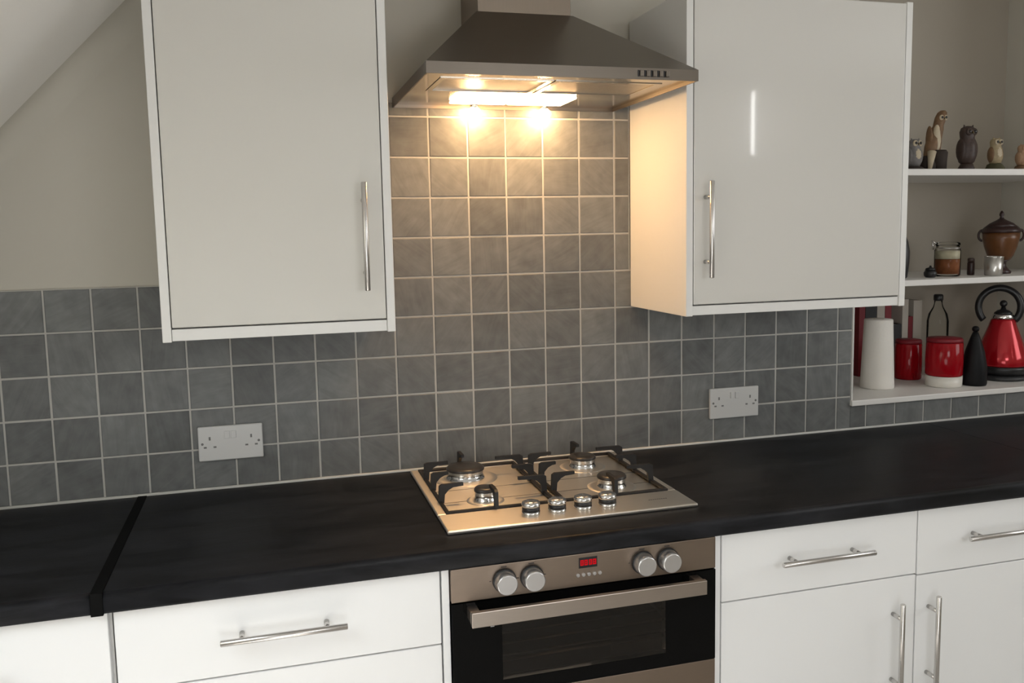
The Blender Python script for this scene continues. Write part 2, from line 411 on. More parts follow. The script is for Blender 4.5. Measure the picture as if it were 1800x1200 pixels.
# frames and blank panes added on the solid wall round the rear lights
n_w = 2
for x0, x1, z0, z1 in ((FILL_X0, FILL_X1, FILL_Z0, FILL_Z1), LOW_FILL, SLIT):
    q = min(0.05, (x1 - x0) * 0.4); fb = nb()
    bx(fb, x0 - q, x0, ROOM_B, ROOM_B + 0.03, z0, z1 + q); bx(fb, x1, x1 + q, ROOM_B, ROOM_B + 0.03, z0, z1 + q)
    bx(fb, x0, x1, ROOM_B, ROOM_B + 0.03, z1, z1 + q)
    wn = struct('window_%d' % n_w, fb, 'frame_white', 'white window frame in the rear wall'); n_w += 1
    obj('blind', box(x0, x1, ROOM_B + 0.001, ROOM_B + 0.008, z0, z1), 'frame_white', wn)
fb = nb(); y0, y1, z0, z1 = SIDE
bx(fb, ROOM_R - 0.03, ROOM_R, y0 - 0.05, y0, z0 - 0.05, z1 + 0.05); bx(fb, ROOM_R - 0.03, ROOM_R, y1, y1 + 0.05, z0 - 0.05, z1 + 0.05)
bx(fb, ROOM_R - 0.03, ROOM_R, y0, y1, z1, z1 + 0.05); bx(fb, ROOM_R - 0.03, ROOM_R, y0, y1, z0 - 0.05, z0)
wn = struct('window_%d' % n_w, fb, 'frame_white', 'white window frame in the right-hand wall')
obj('blind', box(ROOM_R - 0.008, ROOM_R - 0.001, y0, y1, z0, z1), 'frame_white', wn)  # blank pane added behind the side light panel


# ------------------------------------------------------------------ tiles
P = 0.103; GAP = 0.0042
def colx(c):
    if c <= 17: return (c - 11) * P
    t = {18: 0.7200, 19: 0.8235, 20: 0.9294, 21: 1.0368}
    if c in t: return t[c]
    return 1.144 + (c - 22) * 0.1072
def tile_mesh(wd, ht):
    key = (round(wd, 4), round(ht, 4))
    if key not in tile_mesh.cache:
        bm = box(-wd / 2, wd / 2, 0.0, WY + 0.002, -ht / 2, ht / 2)
        top = [e for e in bm.edges if all(abs(v.co.y) < 1e-6 for v in e.verts)]
        bmesh.ops.bevel(bm, geom=top, offset=0.0016, segments=1, affect='EDGES')
        bmesh.ops.recalc_face_normals(bm, faces=bm.faces[:])
        me = bpy.data.meshes.new('tile'); bm.to_mesh(me); bm.free(); me.materials.append(MATS['slate_tile'])
        tile_mesh.cache[key] = me
    return tile_mesh.cache[key]
tile_mesh.cache = {}
def tile(x0, x1, z0, z1):
    g = GAP / 2
    me = tile_mesh((x1 - x0) - 2 * g, (z1 - z0) - 2 * g)
    o = bpy.data.objects.new('tile', me); C.objects.link(o)
    o.parent = wall_back; o.location = ((x0 + x1) / 2, random.uniform(-0.0006, 0.0006), (z0 + z1) / 2)
ZB = 0.003
for c in range(-4, 30):
    x0, x1 = colx(c), colx(c + 1)
    for r in range(5):                      # five full rows above the worktop
        z0, z1 = (ZB if r == 0 else r * P), (r + 1) * P
        if x0 < NX0 < x1 and r > 0:
            tile(x0, NX0 - 0.004, z0, z1)   # cut at the edge of the recess
        elif x0 < NX0 < x1:
            tile(x0, NX0 - 0.004, z0, z1); tile(NX0 - 0.004 - GAP, x1, z0, NZ0)
        elif x0 >= NX0 - 0.01:
            if r == 0: tile(x0, x1, z0, NZ0)
        else:
            tile(x0, x1, z0, z1)
for c in range(7, 15):                      # rows up to the cooker hood
    x0, x1 = colx(c), colx(c + 1)
    if c == 7: x0 = -0.356
    if c == 14: x1 = 0.3535
    for r in range(5, 10):
        z0, z1 = r * P, min((r + 1) * P, 0.9635)
        tile(x0, x1, z0, z1)
gb = nb()
bx(gb, colx(-4), NX0, 0.0016, WY + 0.001, 0.0, 5 * P)
bx(gb, NX0, colx(30), 0.0016, WY + 0.001, 0.0, NZ0)
bx(gb, -0.358, 0.3545, 0.0016, WY + 0.001, 5 * P, 0.9665)
obj('grout', gb, 'grout', wall_back)
# white edging: along the recess side, and the sealant bead on the worktop
sb = nb()
tube(sb, (colx(-4), -0.002, 0.0015), (NX1 + 0.2, -0.002, 0.0015), 0.0045, seg=8)
struct('trim_1', sb, 'sealant', 'white sealant bead between tiles and worktop')
struct('trim_2', box(NX0 - 0.004, NX0 + 0.002, -0.001, 0.012, NZ0 + 0.018, 5 * P + 0.003), 'sealant', 'white edging strip at the tile edge beside the recess')
struct('trim_3', box(NX0 - 0.008, NX1, -0.012, NY1, NZ0, NZ0 + 0.018, bev=0.003), 'shelf_white', 'white sill board at the bottom of the shelf recess')

# ------------------------------------------------------------------ worktop
def worktop(name, label, x0, x1):
    t = thing(name, label, 'worktop', ((x0 + x1) / 2, -0.30, -0.04))
    b = nb(); yf, yb, zt, zb_, r = -0.612, 0.0035, 0.0, -0.040, 0.012
    pr = [(yb, zt), (yf + r, zt)] + [(yf + r - r * math.sin(a), zt - r + r * math.cos(a)) for a in [PI / 2 * i / 6 for i in range(1, 7)]]
    pr += [(yf, zb_ + 0.006), (yf + 0.002, zb_ + 0.0015), (yf + 0.006, zb_), (yb, zb_)]
    A = [b.verts.new((x0, y, z)) for y, z in pr]; B = [b.verts.new((x1, y, z)) for y, z in pr]
    n = len(pr)
    for i in range(n):
        j = (i + 1) % n
        f = b.faces.new((A[i], A[j], B[j], B[i])); f.smooth = 0 < i < n - 2
    b.faces.new(A[::-1]); b.faces.new(B)
    obj('slab', b, 'slate_worktop', t)
    return t
JX = -0.945
worktop('worktop', 'black slate-look worktop left of the dark joint strip', -1.62, JX - 0.011)
wt = worktop('worktop', 'long black slate-look worktop holding the gas hob', JX + 0.011, 1.362)
worktop('worktop', 'black slate-look worktop in the corner right of the fine joint', 1.364, ROOM_R - 0.01)
b = nb(); bx(b, JX - 0.0105, JX + 0.0105, -0.6135, 0.0, -0.0415, 0.0015, bev=0.001)
obj('joint_strip', b, 'joint_black', wt)['label'] = 'flat black joint strip across the worktop'

# ------------------------------------------------------------------ handles, cabinets
def bar_handle(parent, p0, p1, y_front, r=0.0062, inset=0.038):
    p0, p1 = Vector(p0), Vector(p1); d = (p1 - p0).normalized()
    b = tube(nb(), p0, p1, r, seg=18, bev=0.0012)
    for q in (p0 + d * inset, p1 - d * inset):
        tube(b, q, (q.x, y_front, q.z), 0.0052, seg=14)
    return obj('handle', b, 'handle_steel', parent)
def wall_cabinet(label, x0, x1, z0, z1, door_x, door_z, hx, m):
    t = thing('wall_cabinet', label, 'cabinet', ((x0 + x1) / 2, -0.16, z0), 'white wall cabinets beside the cooker hood')
    obj('side_panel', box(x0, x0 + 0.018, -0.337, -0.0012, z0, z1, bev=0.0015), 'carcass_white', t)
    obj('side_panel', box(x1 - 0.018, x1, -0.337, -0.0012, z0, z1, bev=0.0015), 'carcass_white', t)
    obj('pelmet', box(x0 + 0.0185, x1 - 0.0185, -0.333, -0.310, z0 + 0.002, door_z - 0.0035, bev=0.001), 'carcass_white', t)
    obj('bottom_panel', box(x0 + 0.0185, x1 - 0.0185, -0.308, -0.0012, z0 + 0.012, z0 + 0.028), 'carcass_white', t)
    obj('top_panel', box(x0 + 0.0185, x1 - 0.0185, -0.310, -0.0012, z1 - 0.018, z1), 'carcass_white', t)
    obj('back_panel', box(x0 + 0.0185, x1 - 0.0185, -0.012, -0.0012, z0 + 0.03, z1 - 0.02), 'carcass_white', t)
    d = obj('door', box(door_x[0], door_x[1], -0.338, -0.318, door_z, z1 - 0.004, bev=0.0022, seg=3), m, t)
    bar_handle(d, (hx, -0.371, 0.508), (hx, -0.371, 0.740), -0.337)
    return t
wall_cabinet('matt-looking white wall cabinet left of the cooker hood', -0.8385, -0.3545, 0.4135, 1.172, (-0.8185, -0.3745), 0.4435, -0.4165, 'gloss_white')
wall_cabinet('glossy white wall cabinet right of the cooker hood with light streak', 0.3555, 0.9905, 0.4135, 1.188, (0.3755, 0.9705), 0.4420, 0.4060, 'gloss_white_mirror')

YF = -0.592      # face of base doors and drawers
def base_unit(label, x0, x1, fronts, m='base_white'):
    """fronts: list of (kind, x0, x1, z0, z1, handle p0, p1)"""
    t = thing('base_cabinet', label, 'cabinet', ((x0 + x1) / 2, -0.3, FLOOR), 'white base cabinets under the worktop')
    b = nb()
    bx(b, x0, x0 + 0.018, -0.570, -0.02, -0.76, -0.0405); bx(b, x1 - 0.018, x1, -0.570, -0.02, -0.76, -0.0405)
    bx(b, x0 + 0.018, x1 - 0.018, -0.570, -0.02, -0.76, -0.742); bx(b, x0 + 0.018, x1 - 0.018, -0.03, -0.02, -0.742, -0.06)
    bx(b, x0 + 0.018, x1 - 0.018, -0.570, -0.48, -0.0595, -0.0415)
    obj('carcass', b, 'carcass_white', t)
    obj('plinth', box(x0, x1, -0.54, -0.52, FLOOR, -0.762), 'carcass_white', t)
    for kind, a0, a1, z0, z1, h0, h1 in fronts:
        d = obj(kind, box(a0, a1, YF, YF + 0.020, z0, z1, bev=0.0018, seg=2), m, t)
        if h0: bar_handle(d, (h0[0], YF - 0.034, h0[1]), (h1[0], YF - 0.034, h1[1]), YF + 0.002)
    return t
ZD = -0.0450
base_unit('white base cabinet at the left edge below the left worktop', -1.53, -0.9285,
          [('drawer', -1.527, -0.9325, -0.1985, ZD, (-1.34, -0.118), (-1.105, -0.118)),
           ('drawer', -1.527, -0.9325, -0.757, -0.2015, (-1.34, -0.30), (-1.105, -0.30))])
base_unit('white drawer cabinet directly left of the oven', -0.9265, -0.3170,
          [('drawer', -0.9225, -0.3190, -0.1980, ZD, (-0.7395, -0.118), (-0.5065, -0.118)),
           ('drawer', -0.9225, -0.3190, -0.4750, -0.2010, (-0.7395, -0.30), (-0.5065, -0.30)),
           ('drawer', -0.9225, -0.3190, -0.7570, -0.4780, (-0.7395, -0.58), (-0.5065, -0.58))])
base_unit('white base cabinet right of the oven, drawer over door', 0.3110, 0.8295,
          [('drawer', 0.3130, 0.8286, -0.1995, ZD, (0.446, -0.1185), (0.687, -0.1185)),
           ('door', 0.3130, 0.8286, -0.757, -0.2025, (0.7665, -0.492), (0.7665, -0.253))])
base_unit('white base cabinet at the right edge, drawer over door', 0.8315, 1.352,
          [('drawer', 0.8322, 1.3495, -0.2035, ZD, (0.952, -0.1185), (1.193, -0.1185)),
           ('door', 0.8322, 1.3495, -0.757, -0.2065, (0.8675, -0.490), (0.8675, -0.248))])
base_unit('white base cabinet in the corner beyond the right edge of the picture', 1.354, 1.955,
          [('drawer', 1.3560, 1.9525, -0.2035, ZD, (1.540, -0.1185), (1.781, -0.1185)),
           ('door', 1.3560, 1.9525, -0.757, -0.2065, (1.890, -0.490), (1.890, -0.248))])
tag(obj('end_panel', box(-0.3155, -0.3005, -0.592, -0.02, FLOOR, -0.0415, bev=0.001), 'base_white'), 'narrow white upright panel between left drawers and oven', 'panel')
tag(obj('end_panel', box(0.2945, 0.3095, -0.592, -0.02, FLOOR, -0.0415, bev=0.001), 'base_white'), 'narrow white upright panel between oven and right cabinet', 'panel')

# ------------------------------------------------------------------ oven
ov = thing('oven', 'built-in stainless oven with black glass door and red clock', 'oven', (-0.003, -0.30, -0.64))
OX0, OX1, OY = -0.2985, 0.2915, -0.603
b = nb()
bx(b, OX0 + 0.003, OX1 - 0.003, -0.578, -0.56, -0.64, -0.044)       # front flange ring around the cavity
bm_body = nb()
bx(bm_body, OX0 + 0.01, OX0 + 0.03, -0.578, -0.04, -0.63, -0.05); bx(bm_body, OX1 - 0.03, OX1 - 0.01, -0.578, -0.04, -0.63, -0.05)
bx(bm_body, OX0 + 0.03, OX1 - 0.03, -0.578, -0.04, -0.068, -0.05); bx(bm_body, OX0 + 0.03, OX1 - 0.03, -0.578, -0.04, -0.63, -0.60)
bx(bm_body, OX0 + 0.03, OX1 - 0.03, -0.06, -0.04, -0.60, -0.068)
b.free()
obj('body', bm_body, 'oven_enamel', ov)
cp = obj('control_panel', box(OX0, OX1, OY, -0.580, -0.1125, -0.0425, bev=0.0015), 'oven_steel', ov)
for kx in (-0.1885, -0.1300, 0.1165, 0.1745):
    k = obj('knob', tube(nb(), (kx, OY + 0.001, -0.0765), (kx, OY - 0.030, -0.0775), 0.0235, 0.0215, seg=32, bev=0.002), 'knob_steel', ov)
    obj('collar', tube(nb(), (kx, OY + 0.0005, -0.0765), (kx, OY - 0.008, -0.0767), 0.0248, seg=32), 'black_plastic', k)
    for q0, q1, q2, q3 in ((-0.006, 0.006, -0.0500, -0.0478), (-0.031, -0.027, -0.0770, -0.0755), (0.027, 0.031, -0.0770, -0.0755)):
        obj('dial_mark', box(kx + q0, kx + q1, OY - 0.0006, OY + 0.001, q2, q3), 'print_dark', cp)
dp = obj('display', box(-0.0265, 0.0145, OY - 0.0008, OY + 0.001, -0.0735, -0.0510), 'black_plastic', ov)
dg = nb()
for i in range(4):                       # four blurred seven-segment digits, too soft to read in the photo
    gx = -0.0232 + i * 0.0090 + (0.001 if i > 1 else 0)
    bx(dg, gx, gx + 0.0074, OY - 0.0013, OY - 0.0005, -0.0590, -0.0560); bx(dg, gx, gx + 0.0074, OY - 0.0013, OY - 0.0005, -0.0632, -0.0608)
    bx(dg, gx, gx + 0.0074, OY - 0.0013, OY - 0.0005, -0.0680, -0.0650)
    bx(dg, gx + 0.0052, gx + 0.0074, OY - 0.0013, OY - 0.0005, -0.0650, -0.0590)
    bx(dg, gx, gx + 0.0016, OY - 0.0013, OY - 0.0005, -0.0650, -0.0590)
obj('digits', dg, 'display_red', dp)
for i in range(5):
    bxx = -0.0290 + i * 0.0122
    obj('button', tube(nb(), (bxx, OY + 0.001, -0.0875), (bxx, OY - 0.004, -0.0875), 0.0040, seg=14, bev=0.0008), 'knob_steel', ov)
# door: black glass frame around a smoked pane, steel strip below
WX0, WX1, WZ0, WZ1 = -0.1950, 0.1720, -0.290, -0.1500
b = nb(); dz0, dz1 = -0.3200, -0.1155
bx(b, OX0, WX0, OY, -0.583, dz0, dz1); bx(b, WX1, OX1, OY, -0.583, dz0, dz1)
bx(b, WX0, WX1, OY, -0.583, WZ1, dz1); bx(b, WX0, WX1, OY, -0.583, dz0, WZ0)
od = obj('door', b, 'oven_glass', ov)
obj('pane', box(WX0 + 0.0004, WX1 - 0.0004, OY + 0.0002, OY + 0.005, WZ0 + 0.0004, WZ1 - 0.0004), 'smoked_pane', od)
obj('lower_panel', box(OX0, OX1, OY, -0.583, -0.638, -0.3215, bev=0.001), 'oven_steel', ov)
b = nb(); bx(b, -0.2670, 0.2480, -0.6470, -0.6360, -0.1500, -0.1185, bev=0.0015)
bx(b, -0.2670, -0.2470, -0.6365, OY + 0.001, -0.1460, -0.1225, bev=0.001); bx(b, 0.2280, 0.2480, -0.6365, OY + 0.001, -0.1460, -0.1225, bev=0.001)
obj('handle', b, 'oven_handle_steel', od)
obj('printed_mark', box(-0.2190, -0.2110, OY - 0.0004, OY + 0.001, -0.1725, -0.1712), 'print_light', od)
b = nb()
for i in range(9): tube(b, (-0.24, -0.53 + i * 0.05, -0.275), (0.235, -0.53 + i * 0.05, -0.275), 0.0025, seg=8)
tube(b, (-0.24, -0.55, -0.275), (0.235, -0.55, -0.275), 0.004, seg=8)
for x in (-0.24, 0.235): tube(b, (x, -0.55, -0.275), (x, -0.10, -0.275), 0.004, seg=8)
obj('rack', b, 'brushed_steel', ov)

# ------------------------------------------------------------------ gas hob
hob = thing('gas_hob', 'stainless four-burner gas hob with black pan supports', 'hob', (0.003, -0.27, 0.0))
HX0, HX1, HY0, HY1 = -0.287, 0.292, -0.522, -0.030
b = nb(); rim = 0.024; zt = 0.0085
bx(b, HX0, HX1, HY0, -0.410, 0.0002, zt, bev=0.003)
bx(b, HX0, HX0 + rim, -0.409, HY1, 0.0002, zt, bev=0.003); bx(b, HX1 - rim, HX1, -0.409, HY1, 0.0002, zt, bev=0.003)
bx(b, HX0 + rim, HX1 - rim, HY1 - 0.018, HY1, 0.0002, zt, bev=0.003)
obj('frame', b, 'hob_steel', hob)
b = nb(); bx(b, HX0 + rim - 0.002, HX1 - rim + 0.002, -0.4095, HY1 - 0.016, 0.0002, 0.0035)
obj('burner_plate', b, 'hob_steel', hob)
b = nb()
for y in (-0.225, -0.318): bx(b, HX0 + rim, HX1 - rim, y - 0.0008, y + 0.0008, 0.003, 0.0039)
obj('pressed_line', b, 'print_dark', hob)
for bxc, byc, r in ((-0.160, -0.128, 0.047), (-0.156, -0.325, 0.0255), (0.158, -0.130, 0.0345), (0.163, -0.322, 0.0345)):
    br = obj('burner', lathe(nb(), bxc, byc, [(r * 1.06, 0.0036), (r * 1.04, 0.008), (r * 0.97, 0.010), (r * 0.96, 0.0250), (r * 0.99, 0.0262)], 40), 'chrome', hob)
    obj('burner_well', lathe(nb(), bxc, byc, [(r * 1.75, 0.0034), (r * 1.72, 0.0042), (r * 1.40, 0.0052), (r * 1.10, 0.0046)], 44), 'hob_steel', br)
    obj('burner_cap', lathe(nb(), bxc, byc, [(r * 0.90, 0.0264), (r * 1.04, 0.0272), (r * 1.04, 0.0310), (r * 0.94, 0.0352), (r * 0.5, 0.0366), (0, 0.0368)], 40), 'burner_cap', br)
for kx in (-0.0880, -0.0270, 0.0340, 0.0930):
    k = obj('knob', lathe(nb(), kx, -0.468, [(0.0195, zt - 0.001), (0.0203, 0.0155), (0.0170, 0.0160), (0.0170, 0.0250), (0.0200, 0.0255), (0.0210, 0.0310), (0.0190, 0.0362), (0.011, 0.0388), (0, 0.0393)], 28), 'chrome', hob)
    obj('grip_band', lathe(nb(), kx, -0.468, [(0.0186, 0.0157), (0.0198, 0.0163), (0.0198, 0.0247), (0.0186, 0.0254)], 28), 'black_plastic', k)
b = nb()
for i in range(9): bx(b, 0.196 + i * 0.0052, 0.1995 + i * 0.0052, -0.4665 , -0.4635, zt - 0.0005, zt + 0.0002)
obj('printed_mark', b, 'print_dark', hob)
def L_finger(b, base, tip, z_top=0.052, tk=0.0042):
    """upright foot on the base rail that bends over and points at the burner"""
    base, tip = Vector(base), Vector(tip); d = (tip - base).normalized()
    s = Vector((-d.y, d.x)) * tk
    def prism(prof):
        # prof: (distance along d, z), extruded sideways by tk
        A = [b.verts.new((base.x + d.x * t + s.x, base.y + d.y * t + s.y, z)) for t, z in prof]
        B = [b.verts.new((base.x + d.x * t - s.x, base.y + d.y * t - s.y, z)) for t, z in prof]
        n = len(prof)
        for i in range(n):
            j = (i + 1) % n
            b.faces.new((A[i], A[j], B[j], B[i]))
        b.faces.new(A[::-1]); b.faces.new(B)
    Lh = (tip - base).length
    prism([(-0.005, 0.008), (0.008, 0.008), (0.010, 0.028), (0.019, 0.038), (0.030, z_top - 0.0085), (Lh, z_top - 0.0070),
           (Lh, z_top), (0.004, z_top), (-0.003, z_top - 0.004)])
for x0, x1, c1, c2, horn, front in ((-0.263, -0.010, (-0.160, -0.128), (-0.156, -0.325), (-0.158, -0.046), (-0.150, -0.402)),
                                    (0.012, 0.268, (0.158, -0.130), (0.163, -0.322), (0.160, -0.046), (0.140, -0.402))):
    b = nb(); t = 0.0045
    yr, yf = -0.044, -0.404
    bx(b, x0 - t, x0 + t, yf, yr, 0.0045, 0.0125, bev=0.0012, seg=1); bx(b, x1 - t, x1 + t, yf, yr, 0.0045, 0.0125, bev=0.0012, seg=1)
    bx(b, x0 - t, x1 + t, yr - t, yr + t, 0.0045, 0.0125, bev=0.0012, seg=1); bx(b, x0 - t, x1 + t, yf - t, yf + t, 0.0045, 0.0125, bev=0.0012, seg=1)
    for fy, tip in ((c1[1], 0.058), (-0.222, 0.040), (c2[1], 0.054)):
        L_finger(b, (x0, fy), (x0 + tip, fy)); L_finger(b, (x1, fy), (x1 - tip - 0.012, fy))
    L_finger(b, (horn[0], yr), (horn[0], yr - 0.046), 0.054)
    L_finger(b, (front[0], yf), (front[0], yf + 0.050), 0.050)
    obj('pan_support', b, 'black_iron', hob)

# ------------------------------------------------------------------ cooker hood
hood = thing('cooker_hood', 'stainless steel pyramid chimney cooker hood with two lit lamps', 'cooker hood', (0.004, -0.25, 0.948))
X0, X1, Y0, Y1, Z0, Z1 = -0.297, 0.306, -0.490, -0.0008, 0.9480, 0.9720
b = nb(); t = 0.003
bx(b, X0, X1, Y0, Y0 + t, Z0, Z1); bx(b, X0, X0 + t, Y0 + t, Y1, Z0, Z1); bx(b, X1 - t, X1, Y0 + t, Y1, Z0, Z1)
bx(b, X0 + t, X1 - t, Y1 - t, Y1, Z0, Z1)
obj('rim', b, 'hood_steel', hood)
CX0, CX1, CY0, CZ = -0.1120, 0.1220, -0.182, 1.1500
b = nb()
A = [b.verts.new(v) for v in ((X0, Y0, Z1), (X1, Y0, Z1), (X1, Y1, Z1), (X0, Y1, Z1))]
B = [b.verts.new(v) for v in ((CX0 - 0.004, CY0 - 0.004, CZ), (CX1 + 0.004, CY0 - 0.004, CZ), (CX1 + 0.004, Y1, CZ), (CX0 - 0.004, Y1, CZ))]
for i in range(4):
    j = (i + 1) % 4; b.faces.new((A[i], A[j], B[j], B[i]))
b.faces.new(B); b.faces.new(A[::-1])
obj('canopy', b, 'hood_steel', hood)
obj('chimney', box(CX0, CX1, CY0, Y1, CZ + 0.0002, CEIL - 0.001, bev=0.001), 'chimney_steel', hood)
# underside: polished tray inside the rim, two grease filters, lamp glass at the back
b = nb()
bx(b, X0 + t, X1 - t, Y0 + t, Y0 + 0.085, 0.9560, 0.9580); bx(b, X0 + t, X0 + 0.045, Y0 + 0.085, Y1 - t, 0.9560, 0.9580)
bx(b, X1 - 0.045, X1 - t, Y0 + 0.085, Y1 - t, 0.9560, 0.9580); bx(b, X0 + 0.045, X1 - 0.045, -0.225, Y1 - t, 0.9560, 0.9580)
obj('underside_tray', b, 'hood_under_steel', hood)
for f0, f1 in ((X0 + 0.046, 0.0015), (0.0065, X1 - 0.046)):
    b = nb(); bx(b, f0, f1, Y0 + 0.086, -0.226, 0.9570, 0.9600)
    fl = obj('grease_filter', b, 'filter_mesh', hood)
    fb = nb(); bx(fb, f0, f1, Y0 + 0.086, Y0 + 0.098, 0.9545, 0.9568); bx(fb, f0, f1, -0.238, -0.226, 0.9545, 0.9568)
    bx(fb, f0, f0 + 0.012, Y0 + 0.098, -0.238, 0.9545, 0.9568); bx(fb, f1 - 0.012, f1, Y0 + 0.098, -0.238, 0.9545, 0.9568)
    obj('filter_frame', fb, 'hood_under_steel', fl)
for i in range(5):
    qx = 0.1660 + i * 0.0152
    obj('button', box(qx, qx + 0.0085, Y0 - 0.004, Y0 + 0.001, 0.9540, 0.9670, bev=0.001), 'hood_steel', hood)
    obj('button_gap', box(qx - 0.0040, qx - 0.0008, Y0 - 0.0012, Y0 + 0.001, 0.9535, 0.9675), 'black_plastic', hood)
for lx0, lx1, lx in ((-0.166, -0.022, -0.103), (-0.018, 0.128, 0.086)):
    lg = obj('lamp_glass', box(lx0, lx1, -0.204, -0.080, 0.9485, 0.9555, bev=0.003), 'lamp_lens', hood)
    obj('lamp_holder', tube(nb(), (lx + 0.012, -0.034, 0.9562), (lx + 0.012, -0.034, 0.9470), 0.010, seg=16), 'chrome', lg)  # holder added to carry the hot-spot bulb
    obj('bulb', ball(nb(), (lx + 0.012, -0.034, 0.9345), 0.018, 0.012, 0.0145, seg=18, rings=12), 'bulb_glow', lg)  # bulb added close to the wall for the bright spot on the tiles

# ------------------------------------------------------------------ sockets
def socket(label, x0, x1, z0, z1):
    t = thing('double_socket', label, 'socket', ((x0 + x1) / 2, 0.0, z0), 'white double wall sockets')
    obj('face_plate', box(x0, x1, -0.0115, -0.0015, z0, z1, bev=0.003, seg=3), 'socket_plastic', t)
    cx = (x0 + x1) / 2; k = (x1 - x0) / 0.147; yf = -0.0115
    for s in (-1, 1):
        obj('switch', box(cx + s * 0.0078 - 0.0062, cx + s * 0.0078 + 0.0062, yf - 0.0028, yf + 0.001, z1 - 0.032, z1 - 0.013, bev=0.001), 'socket_plastic', t)
        sx = cx + s * 0.047 * k
        for dx, dz, wd, ht in ((0, -0.030, 0.0045, 0.0085), (-0.0115, -0.0520, 0.0070, 0.0042), (0.0115, -0.0520, 0.0070, 0.0042)):
            obj('slot', box(sx + dx - wd / 2, sx + dx + wd / 2, yf - 0.0004, yf + 0.001, z1 + dz - ht / 2, z1 + dz + ht / 2), 'socket_slot', t)
        scx = cx + s * 0.064 * k
        obj('screw_cap', tube(nb(), (scx, yf + 0.001, z1 - 0.043), (scx, yf - 0.0006, z1 - 0.043), 0.0032, seg=14), 'socket_slot', t)
    return t
socket('white double socket on tiles below the left wall cabinet', -0.8090, -0.6545, 0.0750, 0.1620)
socket('white double socket on tiles below the right wall cabinet', 0.6000, 0.7595, 0.0715, 0.1615)

# ------------------------------------------------------------------ shelves in the recess
def shelf(label, z0, z1):
    tag(obj('shelf', box(NX0 + 0.001, NX1 - 0.001, 0.020, NY1 - 0.001, z0, z1, bev=0.002), 'shelf_white'), label, 'shelf', 'white shelves in the recess')
shelf('upper white shelf in the recess carrying the owl figurines', 0.7765, 0.7970)
shelf('middle white shelf in the recess carrying the glass jar', 0.4340, 0.4530)
SILL, S2, S1 = NZ0 + 0.0183, 0.4533, 0.7973

# kitchen roll
t = thing('kitchen_roll', 'white paper kitchen roll at the left end of the sill', 'paper roll', (1.300, 0.150, SILL))
obj('paper', lathe(nb(), 1.302, 0.150, [(0.0515, SILL), (0.0530, SILL + 0.004), (0.0490, SILL + 0.110), (0.0445, SILL + 0.224), (0.043, SILL + 0.227), (0.0165, SILL + 0.227)], 40), 'paper_white', t)
obj('core', lathe(nb(), 1.302, 0.150, [(0.0160, SILL + 0.02), (0.0160, SILL + 0.2275), (0.0145, SILL + 0.2275), (0.0145, SILL + 0.10)], 24), 'card_core', t)

def canister(label, cx, cy, r, h, foot):
    t = thing('canister', label, 'canister', (cx, cy, SILL), 'red kitchen canisters on the sill')
    z = SILL
    if foot:
        obj('foot_band', lathe(nb(), cx, cy, [(r * 0.93, z), (r * 0.97, z + 0.004), (r * 0.98, z + foot)], 40), 'cream_ceramic', t)
    zb_ = z + foot + 0.0003
    obj('body', lathe(nb(), cx, cy, [(r * 0.94, zb_), (r * 0.985, zb_ + 0.004), (r, zb_ + 0.4 * (h - foot)), (r * 0.97, z + h - 0.016), (r * 0.93, z + h - 0.013)], 44), 'red_glaze', t)
    lid = obj('lid', lathe(nb(), cx, cy, [(r * 0.955, z + h - 0.0128), (r * 0.955, z + h - 0.004), (r * 0.90, z + h), (0, z + h + 0.001)], 44), 'book_red', t)
    return t
canister('red glazed canister half behind the kitchen roll', 1.512, 0.255, 0.045, 0.137, 0.0)
canister('red glazed canister with cream foot band in the middle of the sill', 1.520, 0.097, 0.0575, 0.160, 0.036)

# clear bottle behind the banded canister
BX_, BY_ = 1.672, 0.300
t = thing('glass_bottle', 'clear glass bottle with black stopper behind the banded canister', 'bottle', (BX_, BY_, SILL))
obj('body', lathe(nb(), BX_, BY_, [(0.033, SILL), (0.036, SILL + 0.006), (0.036, SILL + 0.19), (0.031, SILL + 0.215), (0.017, SILL + 0.240), (0.0135, SILL + 0.252), (0.0135, SILL + 0.262)], 32), 'clear_glass', t)
obj('stopper', lathe(nb(), BX_, BY_, [(0.0145, SILL + 0.2624), (0.016, SILL + 0.265), (0.016, SILL + 0.281), (0.013, SILL + 0.285)], 24), 'black_plastic', t)

# black cone-shaped pot with small knob
PX_, PY_ = 1.622, 0.075
t = thing('conical_pot', 'black cone-shaped pot with small knob between canister and kettle', 'pot', (PX_, PY_, SILL))
obj('body', lathe(nb(), PX_, PY_, [(0.037, SILL), (0.039, SILL + 0.006), (0.0385, SILL + 0.060), (0.030, SILL + 0.110), (0.015, SILL + 0.158), (0.008, SILL + 0.176)], 32), 'pot_black', t)
obj('knob', ball(nb(), (PX_, PY_, SILL + 0.186), 0.0115, 0.0115, 0.0105), 'pot_black', t)

